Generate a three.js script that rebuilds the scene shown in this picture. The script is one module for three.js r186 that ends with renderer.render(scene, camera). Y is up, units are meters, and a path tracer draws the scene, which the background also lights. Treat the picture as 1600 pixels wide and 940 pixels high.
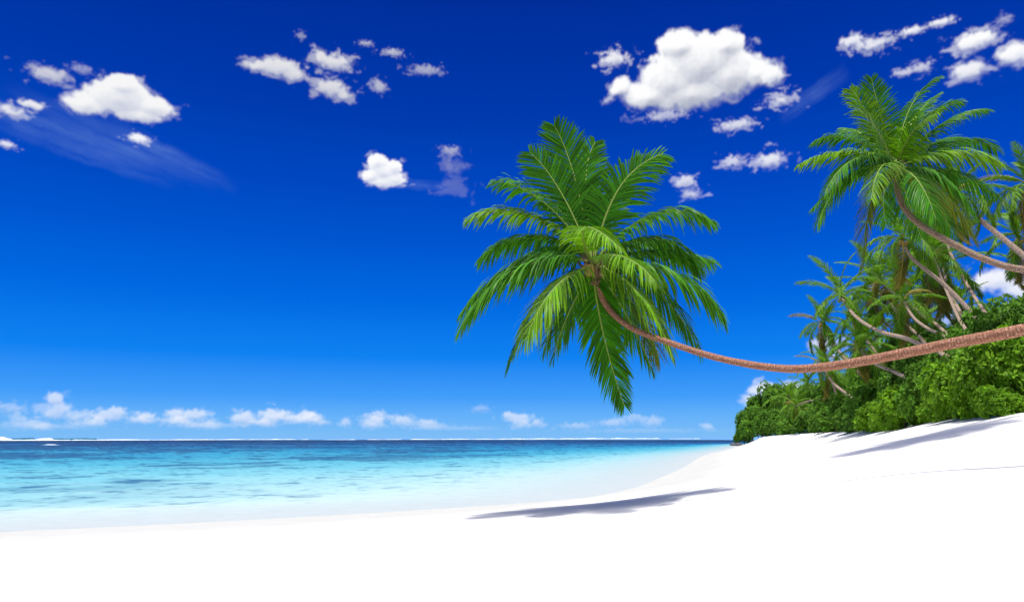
import * as THREE from 'three';
import { mergeGeometries, mergeVertices } from 'three/addons/utils/BufferGeometryUtils.js';

// ───────────────────────── camera, sky, sun, exposure ─────────────────────────
const scene = new THREE.Scene();
const EYE = 2.8, FOCAL = 1142, PITCH = 10.5 * Math.PI / 180;
const camera = new THREE.PerspectiveCamera(2 * Math.atan(470 / FOCAL) * 180 / Math.PI, 1600 / 940, 0.1, 9000);
camera.position.set(0, EYE, 0);
camera.rotation.x = PITCH;
const renderer = new THREE.WebGLRenderer();
renderer.toneMapping = THREE.LinearToneMapping;
const EXPOSURE = 1.3;
renderer.toneMappingExposure = EXPOSURE;
renderer.shadowMap.enabled = true;

const SUN = new THREE.Vector3(-0.05, 1, 0.12).normalize();
const sun = new THREE.DirectionalLight(new THREE.Color(1, 0.965, 0.9), 3.7);
sun.name = 'sun';
sun.position.copy(SUN).multiplyScalar(120).add(new THREE.Vector3(20, 0, -45));
sun.target.position.set(20, 0, -45);
sun.castShadow = true;
sun.shadow.mapSize.set(4096, 4096);
sun.shadow.radius = 9;
Object.assign(sun.shadow.camera, { left: -80, right: 80, top: 80, bottom: -80, near: 1, far: 260 });
scene.add(sun, sun.target);

// ───────────────────────── random numbers and noise ─────────────────────────
function rng(seed) { let a = seed >>> 0; return () => { a = (a + 0x6D2B79F5) | 0; let t = Math.imul(a ^ (a >>> 15), 1 | a); t = (t + Math.imul(t ^ (t >>> 7), 61 | t)) ^ t; return ((t ^ (t >>> 14)) >>> 0) / 4294967296; }; }
const PERM = new Uint8Array(512); { const r = rng(7), p = [...Array(256).keys()]; for (let i = 255; i > 0; i--) { const j = Math.floor(r() * (i + 1)); [p[i], p[j]] = [p[j], p[i]]; } for (let i = 0; i < 512; i++) PERM[i] = p[i & 255]; }
const GX = new Float32Array(256), GY = new Float32Array(256); for (let i = 0; i < 256; i++) { GX[i] = Math.cos(i * 2.39996); GY[i] = Math.sin(i * 2.39996); }
function noise(x, y) {
  const xi = Math.floor(x), yi = Math.floor(y), fx = x - xi, fy = y - yi, X = xi & 255, Y = yi & 255;
  const u = fx * fx * fx * (fx * (fx * 6 - 15) + 10), v = fy * fy * fy * (fy * (fy * 6 - 15) + 10);
  const a = PERM[PERM[X] + Y], b = PERM[PERM[X + 1] + Y], c = PERM[PERM[X] + Y + 1], d = PERM[PERM[X + 1] + Y + 1];
  const n0 = GX[a] * fx + GY[a] * fy, n1 = GX[b] * (fx - 1) + GY[b] * fy, n2 = GX[c] * fx + GY[c] * (fy - 1), n3 = GX[d] * (fx - 1) + GY[d] * (fy - 1);
  return 1.4 * (n0 + u * (n1 - n0) + v * (n2 + u * (n3 - n2) - n0 - u * (n1 - n0)));
}
function fbm(x, y, o = 5) { let s = 0, a = 0.5, f = 1; for (let i = 0; i < o; i++) { s += a * noise(x * f + i * 17.3, y * f - i * 9.1); a *= 0.5; f *= 2.03; } return s; }
const clamp = (x, a = 0, b = 1) => Math.min(b, Math.max(a, x));
const sstep = (a, b, x) => { const t = clamp((x - a) / (b - a)); return t * t * (3 - 2 * t); };
const lerp = (a, b, t) => a + (b - a) * t;
const V = (x, y, z) => new THREE.Vector3(x, y, z);
const lin = (v) => { v /= 255; return v <= 0.04045 ? v / 12.92 : Math.pow((v + 0.055) / 1.055, 2.4); };
const DEG = Math.PI / 180;

// ───────────────────────── the sky: clear deep blue with fair-weather clouds ─────────────────────────
const SKYW = 4096, SKYH = 2048;
const skyData = new Float32Array(SKYW * SKYH * 4);
{
  const stops = [[0, 126, 190, 246], [1.5, 102, 178, 250], [3, 66, 158, 250], [6, 16, 130, 242], [10.5, 0, 104, 225], [15, 0, 85, 207], [19, 0, 71, 192], [25, 0, 57, 172], [33, 0, 46, 154], [50, 0, 42, 146], [90, 0, 42, 146]]
    .map(([e, ...c]) => [e, ...c.map((v) => lin(v) / EXPOSURE)]);
  const grad = (e, out) => { let i = 0; while (i < stops.length - 2 && stops[i + 1][0] < e) i++; const a = stops[i], b = stops[i + 1], t = clamp((e - a[0]) / (b[0] - a[0])); for (let k = 0; k < 3; k++) out[k] = lerp(a[k + 1], b[k + 1], t); };
  const c = [0, 0, 0];
  for (let j = 0; j < SKYH; j++) {
    const el = ((j + 0.5) / SKYH - 0.5) * Math.PI; grad(Math.max(0, el / DEG), c);
    const ce = Math.cos(el), se = Math.sin(el);
    for (let i = 0; i < SKYW; i++) {
      const p = (j * SKYW + i) * 4; let r = c[0], g = c[1], b = c[2];
      if (el > 30 * DEG) {           // white glow round the sun, widened as added fill light for shadows
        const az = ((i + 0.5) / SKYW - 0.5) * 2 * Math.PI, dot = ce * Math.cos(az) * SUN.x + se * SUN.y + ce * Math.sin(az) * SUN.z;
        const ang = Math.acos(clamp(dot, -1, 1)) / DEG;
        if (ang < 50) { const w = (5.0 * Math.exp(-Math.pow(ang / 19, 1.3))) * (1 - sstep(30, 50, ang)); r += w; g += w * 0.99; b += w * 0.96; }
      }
      skyData[p] = r; skyData[p + 1] = g; skyData[p + 2] = b; skyData[p + 3] = 1;
    }
  }
  // Clouds live on the sky in degrees: azimuth to the right of straight ahead, and elevation. A cloud is a set of
  // puffs [azimuth, elevation, half width, half height]; its edge is broken up by noise, its base is shaded by its own depth.
  function cloud(puffs, { soft = 0.58, rough = 0.5, opacity = 1, white = 1, grey = 0.5, seed = 0, scale = 1 } = {}) {
    grey = 0.22 + 0.78 * grey;
    const pad = 1.4 * Math.max(...puffs.map((q) => Math.max(q[2], q[3])));
    const a0 = Math.min(...puffs.map((q) => q[0] - q[2])) - pad, a1 = Math.max(...puffs.map((q) => q[0] + q[2])) + pad;
    const e0 = Math.max(0.05, Math.min(...puffs.map((q) => q[1] - q[3])) - pad), e1 = Math.max(...puffs.map((q) => q[1] + q[3])) + pad;
    const size = Math.max(...puffs.map((q) => q[3])), fr = 1.15 / (size * scale);
    const stepU = 360 / SKYW, stepV = 180 / SKYH;
    const i0 = Math.floor(a0 / stepU), i1 = Math.ceil(a1 / stepU), j0 = Math.max(0, Math.floor(e0 / stepV)), j1 = Math.min(SKYH / 2 - 1, Math.ceil(e1 / stepV));
    const w = i1 - i0 + 1, h = j1 - j0 + 1; if (w * h > 4e6) return;
    const F = new Float32Array(w * h), G = new Float32Array(w * h), Wisp = new Float32Array(w * h), mid = puffs.reduce((t, q) => t + q[1] * q[2], 0) / puffs.reduce((t, q) => t + q[2], 0);
    for (let j = 0; j < h; j++) for (let i = 0; i < w; i++) {
      const a = (i0 + i) * stepU, e = (j0 + j) * stepV;
      const wx = fbm(a * fr * 0.7 + seed * 3.1, e * fr * 0.7 + seed, 4) * 0.5 / fr, wy = fbm(a * fr * 0.7 - seed, e * fr * 0.7 + 40 + seed * 2.3, 4) * 0.5 / fr;
      let f = -9, sum = 0;
      for (const q of puffs) { const dx = (a + wx * rough - q[0]) / q[2], dy = (e + wy * rough - q[1]) / (q[3] * (e < q[1] ? 0.85 : 1)); const d = 1 - Math.sqrt(dx * dx + dy * dy); f = Math.max(f, d); if (d > -0.4) sum += (d + 0.4) * 0.12; }
      f += sum - 0.17;
      if (f < -1) continue;
      const n = fbm(a * fr * 1.5 + seed * 11, e * fr * 1.6 + seed * 5, 6), b1 = 1 - 2 * Math.abs(fbm(a * fr * 1.1 + 9 + seed, e * fr * 1.1 + seed, 3)), b2 = 1 - 2 * Math.abs(fbm(a * fr * 2.7 + 3 + seed, e * fr * 2.7 - seed, 3));
      G[j * w + i] = f + rough * (0.22 * (b1 - 0.55) + 0.10 * (b2 - 0.55));
      Wisp[j * w + i] = f + 0.12 + 1.5 * fbm(a * fr * 0.75 + wx * 2 * fr + seed * 7, e * fr * 1.5 + wy * 2 * fr - seed * 3, 6) * (0.5 + rough);
      F[j * w + i] = Math.max(0, f + rough * (0.62 * n + 0.32 * (b1 - 0.6) + 0.14 * (b2 - 0.6)));
    }
    const reach = size * 1.1 / stepV;
    const look = (A, x, y) => { const X = Math.floor(x), Y = Math.floor(y); if (X < 0 || Y < 0 || X >= w - 1 || Y >= h - 1) return 0; const u = x - X, v = y - Y, p = Y * w + X; return lerp(lerp(A[p], A[p + 1], u), lerp(A[p + w], A[p + w + 1], u), v); };
    for (let j = 0; j < h; j++) for (let i = 0; i < w; i++) {
      const f = F[j * w + i], thin = 0.5 * sstep(0.02, 0.7, Wisp[j * w + i]); if (f <= 0 && thin <= 0) continue;
      const el = (j0 + j) * stepV, low = sstep(size * 0.9, -size * 0.9, el - mid), edge = soft * lerp(0.75, 1.9, low);
      const alpha = opacity * Math.max(thin, Math.pow(sstep(0, edge, f), lerp(0.85, 1.25, low)));
      let depth = 0; for (let k = 1; k <= 12; k++) { const s = reach * Math.pow(k / 12, 1.5); depth += Math.max(0, look(G, i - s * 0.22, j + s)) / 12; }
      const r1 = reach * 0.10, r2 = reach * 0.24, relief = 0.75 * (look(G, i, j) - look(G, i - r1 * 0.4, j + r1)) + 0.45 * (look(G, i, j) - look(G, i - r2 * 0.4, j + r2));
      const lit = clamp(1.04 * Math.exp(-1.2 * depth) + relief * 1.1, 0, 1);
      const air = 1 - Math.exp(-1.1 / Math.max(0.15, el / 1.6));
      const col = [lerp(grey * 0.86, white, lit), lerp(grey * 0.92, white, lit), lerp(grey * 1.12, white * 1.01, lit)];
      const I = (((i0 + i) + SKYW / 4) % SKYW + SKYW) % SKYW, p = ((j0 + j + SKYH / 2) * SKYW + I) * 4;
      for (let k = 0; k < 3; k++) { const own = lerp(col[k] / EXPOSURE, skyData[p + k], 0.5 * air * (el < 8 ? 1 : 0.2)); skyData[p + k] = lerp(skyData[p + k], own, alpha); }
    }
  }
  // thin streaks of high ice cloud, [azimuth, elevation, half length, half width, tilt]
  function streak(a, e, len, wid, tilt, opacity, seed) {
    const stepU = 360 / SKYW, stepV = 180 / SKYH, ct = Math.cos(tilt * DEG), st = Math.sin(tilt * DEG), R = len + wid;
    for (let j = Math.max(0, Math.floor((e - R) / stepV)); j <= (e + R) / stepV; j++) for (let i = Math.floor((a - R) / stepU); i <= (a + R) / stepU; i++) {
      const da = i * stepU - a, de = j * stepV - e, u = da * ct + de * st, v = -da * st + de * ct + 0.35 * wid * fbm(u * 0.5 / wid + seed, seed, 3);
      const m = Math.max(0, 1 - Math.abs(u) / len) * Math.max(0, 1 - Math.pow(Math.abs(v) / wid, 1.6)); if (m <= 0) continue;
      const alpha = opacity * 0.5 * Math.pow(m, 0.9) * clamp(0.5 + 0.9 * fbm(u * 0.16 / wid + seed * 3, v * 1.9 / wid + seed, 4) + 0.35 * fbm(u * 0.5 / wid, v * 1.2 / wid + seed, 4));
      const I = ((i + SKYW / 4) % SKYW + SKYW) % SKYW, p = ((j + SKYH / 2) * SKYW + I) * 4;
      const white = [0.34, 0.58, 0.95]; for (let k = 0; k < 3; k++) skyData[p + k] = lerp(skyData[p + k], white[k] / EXPOSURE, alpha);
    }
  }
  // a place in the sky from the picture's grid: the photograph's 1600 x 940 cells, seen through this lens
  const sk = (x, y) => { const d = V(x - 800, 470 - y, -FOCAL).applyAxisAngle(V(1, 0, 0), PITCH).normalize(); return [Math.atan2(d.x, -d.z) / DEG, Math.asin(d.y) / DEG]; };
  const px = 1 / 1142 / DEG;
  const C = (list, o) => cloud(list.map(([x, y, rx, ry]) => { const [a, e] = sk(x, y); const k = px * Math.cos(a * DEG) * Math.cos(e * DEG); return [a, e, rx * k / Math.cos(e * DEG), ry * k]; }), o);
  const S = (x, y, len, wid, tilt, op, seed) => { const [a, e] = sk(x, y); streak(a, e, len * px * 0.85, wid * px * 0.85, tilt, op, seed); };
  S(180, 222, 175, 26, -14, 0.42, 3); S(60, 195, 190, 20, -12, 0.34, 5); S(260, 240, 130, 16, -20, 0.36, 7); S(120, 238, 160, 16, -10, 0.30, 9);
  S(1270, 150, 70, 16, 28, 0.4, 11); S(655, 290, 80, 11, -2, 0.34, 15); C([[706, 262, 26, 26], [708, 296, 34, 18]], { rough: 0.9, opacity: 0.26, soft: 1.2, seed: 44.4, white: 0.7 });
  // the big heap cloud on the right and its scraps
  C([[1095, 100, 78, 56], [1045, 128, 62, 52], [1010, 150, 55, 30], [1140, 120, 62, 50], [1185, 118, 46, 34], [1080, 150, 90, 38], [1130, 70, 40, 28], [1060, 72, 42, 26], [968, 138, 20, 22]], { soft: 0.34, rough: 0.62, grey: 0.4, seed: 1.7, scale: 0.8 });
  C([[1220, 158, 34, 15], [1205, 120, 22, 16]], { rough: 0.9, opacity: 0.85, seed: 2.2, grey: 0.6 });
  C([[1150, 198, 36, 13]], { rough: 0.9, opacity: 0.7, seed: 3.2, grey: 0.6 }); C([[1040, 183, 40, 10]], { rough: 1, opacity: 0.5, seed: 3.7, grey: 0.5 });
  C([[958, 95, 30, 18]], { rough: 1.0, opacity: 0.85, seed: 4.1, grey: 0.6 });
  C([[1203, 253, 30, 20]], { rough: 0.9, opacity: 0.8, seed: 5.1, grey: 0.6 }); C([[1143, 256, 24, 13]], { rough: 1, opacity: 0.65, seed: 5.9, grey: 0.6 });
  C([[1070, 285, 22, 14], [1080, 305, 22, 13]], { rough: 0.9, opacity: 0.7, seed: 6.3, grey: 0.55 });
  // top right
  C([[1360, 72, 42, 16], [1330, 66, 22, 12]], { rough: 1, opacity: 0.85, seed: 7.1, grey: 0.62 }); C([[1425, 50, 24, 9]], { rough: 0.9, opacity: 0.9, seed: 7.7, grey: 0.7 }); C([[1470, 37, 26, 9]], { rough: 0.9, opacity: 0.9, seed: 8.3, grey: 0.7 });
  C([[1518, 70, 44, 22], [1535, 62, 26, 18]], { rough: 0.75, seed: 9.1, grey: 0.62 }); C([[1582, 88, 30, 26], [1612, 86, 30, 22]], { rough: 0.6, seed: 9.9, grey: 0.66 }); C([[1513, 115, 38, 24]], { rough: 0.6, opacity: 0.9, seed: 10.7, grey: 0.55 });
  C([[1440, 108, 18, 13], [1412, 115, 22, 8]], { rough: 1, opacity: 0.6, seed: 11.3, grey: 0.6 }); C([[1572, 32, 14, 12]], { rough: 1, opacity: 0.35, seed: 12.3 });
  // upper left
  C([[185, 155, 62, 38], [130, 163, 42, 24], [235, 168, 46, 26], [190, 135, 36, 22], [215, 180, 50, 18]], { soft: 0.3, rough: 0.55, grey: 0.56, seed: 13.1, white: 0.93 });
  C([[75, 120, 40, 20]], { rough: 0.75, opacity: 0.75, seed: 14.2, grey: 0.5, white: 0.8 }); C([[125, 110, 22, 10]], { rough: 1, opacity: 0.3, seed: 14.9 });
  C([[15, 175, 32, 16], [48, 165, 24, 9]], { rough: 0.7, opacity: 0.9, seed: 15.5, grey: 0.58, white: 0.92 }); C([[215, 219, 22, 11]], { rough: 0.7, opacity: 0.95, seed: 16.5, grey: 0.7 }); C([[8, 227, 16, 8]], { rough: 0.8, opacity: 0.8, seed: 17.3 });
  // upper middle
  C([[435, 108, 46, 22], [400, 105, 32, 14], [455, 118, 32, 18]], { rough: 0.6, opacity: 0.92, seed: 18.7, grey: 0.5, white: 0.84 }); C([[520, 100, 42, 22], [500, 92, 20, 18]], { rough: 0.85, opacity: 0.9, seed: 19.3, grey: 0.5, white: 0.84 }); C([[515, 140, 36, 20], [535, 152, 24, 16]], { rough: 0.7, opacity: 0.9, seed: 20.1, grey: 0.48, white: 0.8 });
  C([[570, 69, 16, 6]], { rough: 0.9, opacity: 0.55, seed: 21.1, white: 0.8 }); C([[612, 84, 22, 8]], { rough: 0.9, opacity: 0.65, seed: 21.8, white: 0.8 }); C([[664, 112, 34, 10]], { rough: 1, opacity: 0.5, seed: 22.6, white: 0.8 }); C([[592, 138, 14, 16]], { rough: 1, opacity: 0.6, seed: 23.4, white: 0.8 }); C([[469, 58, 10, 8]], { rough: 1, opacity: 0.4, seed: 24.1, white: 0.7 });
  C([[588, 255, 20, 17], [614, 262, 17, 15], [579, 276, 20, 15], [616, 282, 23, 15], [598, 286, 38, 12], [598, 270, 24, 16]], { rough: 0.5, soft: 0.3, seed: 61.3, grey: 0.66 }); C([[703, 238, 20, 11]], { rough: 0.9, opacity: 0.5, seed: 26.2, white: 0.75 });
  // heaps along the horizon
  C([[85, 645, 26, 20], [83, 625, 16, 13], [118, 652, 30, 12]], { rough: 0.8, opacity: 0.75, seed: 27.1, grey: 0.7 }); C([[165, 652, 36, 13], [180, 646, 18, 11]], { rough: 0.7, opacity: 0.8, seed: 28.1, grey: 0.75 });
  C([[222, 652, 22, 10]], { rough: 0.9, opacity: 0.5, seed: 28.8, grey: 0.75 }); C([[272, 649, 20, 11], [300, 650, 32, 12]], { rough: 0.7, opacity: 0.85, seed: 29.6, grey: 0.75 });
  C([[378, 655, 26, 14], [425, 652, 30, 15], [480, 653, 28, 13], [400, 660, 44, 9]], { rough: 0.6, opacity: 0.9, seed: 30.4, grey: 0.75 });
  C([[578, 663, 24, 10], [588, 657, 14, 9]], { rough: 0.7, opacity: 0.8, seed: 31.2, grey: 0.8 }); C([[628, 659, 26, 9]], { rough: 0.9, opacity: 0.65, seed: 32.2, grey: 0.8 }); C([[15, 640, 26, 10]], { rough: 1, opacity: 0.4, seed: 33.2 });
  C([[750, 640, 18, 7]], { rough: 1, opacity: 0.3, seed: 34.1 }); C([[838, 663, 16, 9], [810, 656, 30, 11], [793, 650, 10, 6]], { rough: 0.75, opacity: 0.75, seed: 35.1, grey: 0.8 }); C([[900, 667, 30, 6]], { rough: 1, opacity: 0.5, seed: 36.1 }); C([[957, 662, 26, 8]], { rough: 0.9, opacity: 0.55, seed: 37.1, grey: 0.8 }); C([[1020, 660, 20, 12]], { rough: 0.8, opacity: 0.5, seed: 38.1, grey: 0.8 }); C([[1105, 668, 12, 8]], { rough: 0.8, opacity: 0.6, seed: 39.1, grey: 0.8 });
  C([[330, 666, 70, 5], [60, 668, 90, 6]], { rough: 1, opacity: 0.35, seed: 39.6, grey: 0.8 }); C([[700, 670, 80, 4], [1000, 674, 120, 4]], { rough: 1, opacity: 0.3, seed: 39.9, grey: 0.8 });
  { const r = rng(21); for (let k = 0; k < 26; k++) { const x = r() * (k < 17 ? 640 : 1120), y = 652 + r() * 18, w = 10 + r() * 26; C([[x, y, w, 4 + 5 * r()], [x + w * (r() - 0.5), y - 4, w * 0.5, 4 + 4 * r()]], { rough: 0.9, opacity: 0.3 + 0.4 * r(), seed: 300 + k * 2.3, grey: 0.8 }); } }
  // behind the shore trees
  C([[1192, 612, 30, 18], [1172, 628, 20, 18], [1240, 608, 32, 12], [1290, 615, 40, 16]], { rough: 0.6, opacity: 0.92, seed: 40.1, grey: 0.75 }); C([[1290, 540, 30, 18], [1310, 560, 24, 14]], { rough: 0.8, opacity: 0.7, seed: 41.1, grey: 0.75 }); C([[1555, 440, 44, 24], [1600, 455, 40, 26], [1500, 500, 40, 24]], { rough: 0.6, opacity: 0.9, seed: 42.1, grey: 0.75 });
  // the same fair-weather clouds go on all round, beyond the frame
  const r = rng(99);
  for (let k = 0; k < 60; k++) { const a = 42 + r() * 276, e = 4 + Math.pow(r(), 1.3) * 40, s = 0.8 + r() * 2.6; cloud([[a, e, s * 1.4, s * 0.8], [a + s * (r() - 0.2), e + s * 0.3, s * 0.9, s * 0.6], [a - s * r(), e - s * 0.1, s, s * 0.5]], { rough: 0.6 + r() * 0.35, opacity: 0.6 + 0.4 * r(), seed: 50 + k * 1.37, grey: 0.55 }); }
  for (let k = 0; k < 70; k++) { const a = 40 + r() * 280, e = 1 + r() * 1.2, s = 0.3 + r() * 0.6; cloud([[a, e, s * 1.8, s * 0.6], [a + s * r(), e + s * 0.3, s * 0.8, s * 0.6]], { rough: 0.7, opacity: 0.5 + 0.4 * r(), seed: 150 + k * 1.37, grey: 0.75 }); }
}
const skyTexture = new THREE.DataTexture(skyData, SKYW, SKYH, THREE.RGBAFormat, THREE.FloatType);
skyTexture.mapping = THREE.EquirectangularReflectionMapping;
skyTexture.magFilter = skyTexture.minFilter = THREE.LinearFilter;
skyTexture.needsUpdate = true;
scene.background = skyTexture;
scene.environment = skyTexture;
console.log('sky done');

// ───────────────────────── small helpers ─────────────────────────
// a point in metres, `depth` metres ahead of the eye, that the photograph shows at (x, y)
function at(x, y, depth) { const d = V(x - 800, 470 - y, -FOCAL).applyAxisAngle(V(1, 0, 0), PITCH); return d.multiplyScalar(-depth / d.z).add(V(0, EYE, 0)); }
const taken = new Map();
function numbered(name) { const n = taken.get(name) ?? 0; taken.set(name, n + 1); return n ? `${name}_${String(n).padStart(3, '0')}` : name; }
function tag(o, label, category, group, kind) { if (label) o.userData.label = label; if (category) o.userData.category = category; if (group) o.userData.group = group; if (kind) o.userData.kind = kind; return o; }
function mesh(name, geometry, material, parent = scene) { const m = new THREE.Mesh(geometry, material); m.name = parent === scene ? numbered(name) : name; m.castShadow = m.receiveShadow = true; parent.add(m); return m; }
function base(name, p) { const g = new THREE.Group(); g.name = numbered(name); g.position.copy(p); scene.add(g); return g; }
function geo(pos, idx, { uv, color, normal } = {}) {
  const g = new THREE.BufferGeometry(); g.setAttribute('position', new THREE.Float32BufferAttribute(pos, 3));
  if (uv) g.setAttribute('uv', new THREE.Float32BufferAttribute(uv, 2));
  if (color) g.setAttribute('color', new THREE.Float32BufferAttribute(color, 3));
  if (idx) g.setIndex(idx);
  if (normal) g.setAttribute('normal', new THREE.Float32BufferAttribute(normal, 3)); else g.computeVertexNormals();
  return g;
}
function texture(size, fn, srgb) {
  const d = new Uint8Array(size * size * 4);
  for (let j = 0; j < size; j++) for (let i = 0; i < size; i++) { const c = fn(i / size, j / size), p = (j * size + i) * 4; for (let k = 0; k < 3; k++) d[p + k] = clamp(Array.isArray(c) ? c[k] : c) * 255; d[p + 3] = 255; }
  const t = new THREE.DataTexture(d, size, size); t.wrapS = t.wrapT = THREE.RepeatWrapping; t.magFilter = THREE.LinearFilter; t.minFilter = THREE.LinearMipmapLinearFilter; t.generateMipmaps = true; if (srgb) t.colorSpace = THREE.SRGBColorSpace; t.needsUpdate = true; return t;
}
// noise that joins up at the edges of its tile
function tiled(u, v, n, oct, fx = 1, fy = 1) { const b = (x, y) => fbm(x * n * fx, y * n * fy, oct), su = sstep(0, 1, u), sv = sstep(0, 1, v); return lerp(lerp(b(u, v), b(u - 1, v), su), lerp(b(u, v - 1), b(u - 1, v - 1), su), sv); }

// ───────────────────────── the lie of the land ─────────────────────────
// cross-sections of the beach at several depths: waterline, lower beach, mid beach, upper beach, edge of the bushes (x, height)
const PROFILE = [
  [-40, [-130, 0], [-16, 0.8], [0, 1.1], [10, 2.2], [20, 3.9]], [0, [-80, 0], [-12, 0.7], [0, 1.1], [9, 2.2], [20, 3.9]], [13, [-44, 0], [-9, 0.6], [1, 1.05], [7.6, 2.2], [21, 3.9]], [19, [-24, 0], [-7, 0.48], [1.8, 1.0], [9, 2.0], [21, 3.85]],
  [27, [-7, 0], [-1, 0.25], [4, 0.75], [11, 1.9], [20.8, 3.8]], [36, [4, 0], [6.5, 0.22], [9.5, 0.75], [14.5, 1.9], [22.3, 3.7]], [54, [11, 0], [13.5, 0.2], [16.5, 0.7], [21, 1.7], [27.5, 3.4]], [112, [29, 0], [31, 0.25], [33.5, 0.7], [36.5, 1.5], [41, 3.0]],
  [170, [50, 0], [51.5, 0.3], [53, 0.7], [55, 1.4], [57.5, 2.7]], [240, [74, 0], [75, 0.25], [76.5, 0.6], [78, 1.2], [80, 2.2]], [320, [112, 0], [113, 0.4], [114, 1.0], [116, 1.8], [118, 2.4]], [500, [330, 0], [331, 0.4], [333, 1], [335, 1.8], [338, 2.4]], [9000, [9000, 0], [9002, 0.4], [9004, 1], [9006, 1.8], [9010, 2.4]],
];
function hermite(p0, p1, p2, p3, x) { // points [x, y]; slope-limited cubic between p1 and p2
  const h = p2[0] - p1[0], s = (p2[1] - p1[1]) / h, s0 = p0 ? (p1[1] - p0[1]) / (p1[0] - p0[0]) : s, s1 = p3 ? (p3[1] - p2[1]) / (p3[0] - p2[0]) : s;
  const lim = (a, b) => a * b <= 0 ? 0 : 2 * a * b / (a + b), m1 = lim(s0, s) * h, m2 = lim(s, s1) * h, t = (x - p1[0]) / h, t2 = t * t, t3 = t2 * t;
  return (2 * t3 - 3 * t2 + 1) * p1[1] + (t3 - 2 * t2 + t) * m1 + (-2 * t3 + 3 * t2) * p2[1] + (t3 - t2) * m2;
}
function curve(pts, x) { let i = 0; while (i < pts.length - 2 && pts[i + 1][0] < x) i++; return hermite(pts[i - 1], pts[i], pts[i + 1], pts[i + 2], clamp(x, pts[0][0], pts[pts.length - 1][0])); }
const NODE = [0, 1, 2, 3, 4].map((k) => [PROFILE.map((r) => [r[0], r[k + 1][0]]), PROFILE.map((r) => [r[0], r[k + 1][1]])]);
function section(depth) { return NODE.map(([xs, hs]) => [curve(xs, depth), curve(hs, depth)]); }
// metres out from the waterline, square to the shore
function seaward(x, depth, w) { const slope = (curve(NODE[0][0], depth + 1.5) - curve(NODE[0][0], depth - 1.5)) / 3; return (w - x) / Math.hypot(1, slope); }
function landHeight(x, depth, s = section(depth)) {
  const w = s[0][0], v = s[4][0];
  if (x < w) {                                   // the lagoon floor, then the drop outside the reef
    const off = seaward(x, depth, w), patch = fbm(x * 0.022 + 5, depth * 0.03, 4);
    return -(0.74 * (1 - Math.exp(-Math.pow(off / 25, 1.25))) + 0.4 * sstep(8, 40, off) * clamp(patch + 0.1)) - 22 * sstep(820, 1300, Math.hypot(x, depth));
  }
  if (x > v) return s[4][1] + 1.2 * (1 - Math.exp(-(x - v) / 14)) + 11 * sstep(18, 110, x - v) * sstep(60, 200, depth);
  return curve([[w - 10, -0.25], ...s], x);
}
const ground = (x, z) => landHeight(x, -z) + 0.05 * fbm(x * 0.16, z * 0.16, 3) * sstep(0.1, 0.8, landHeight(x, -z));

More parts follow.
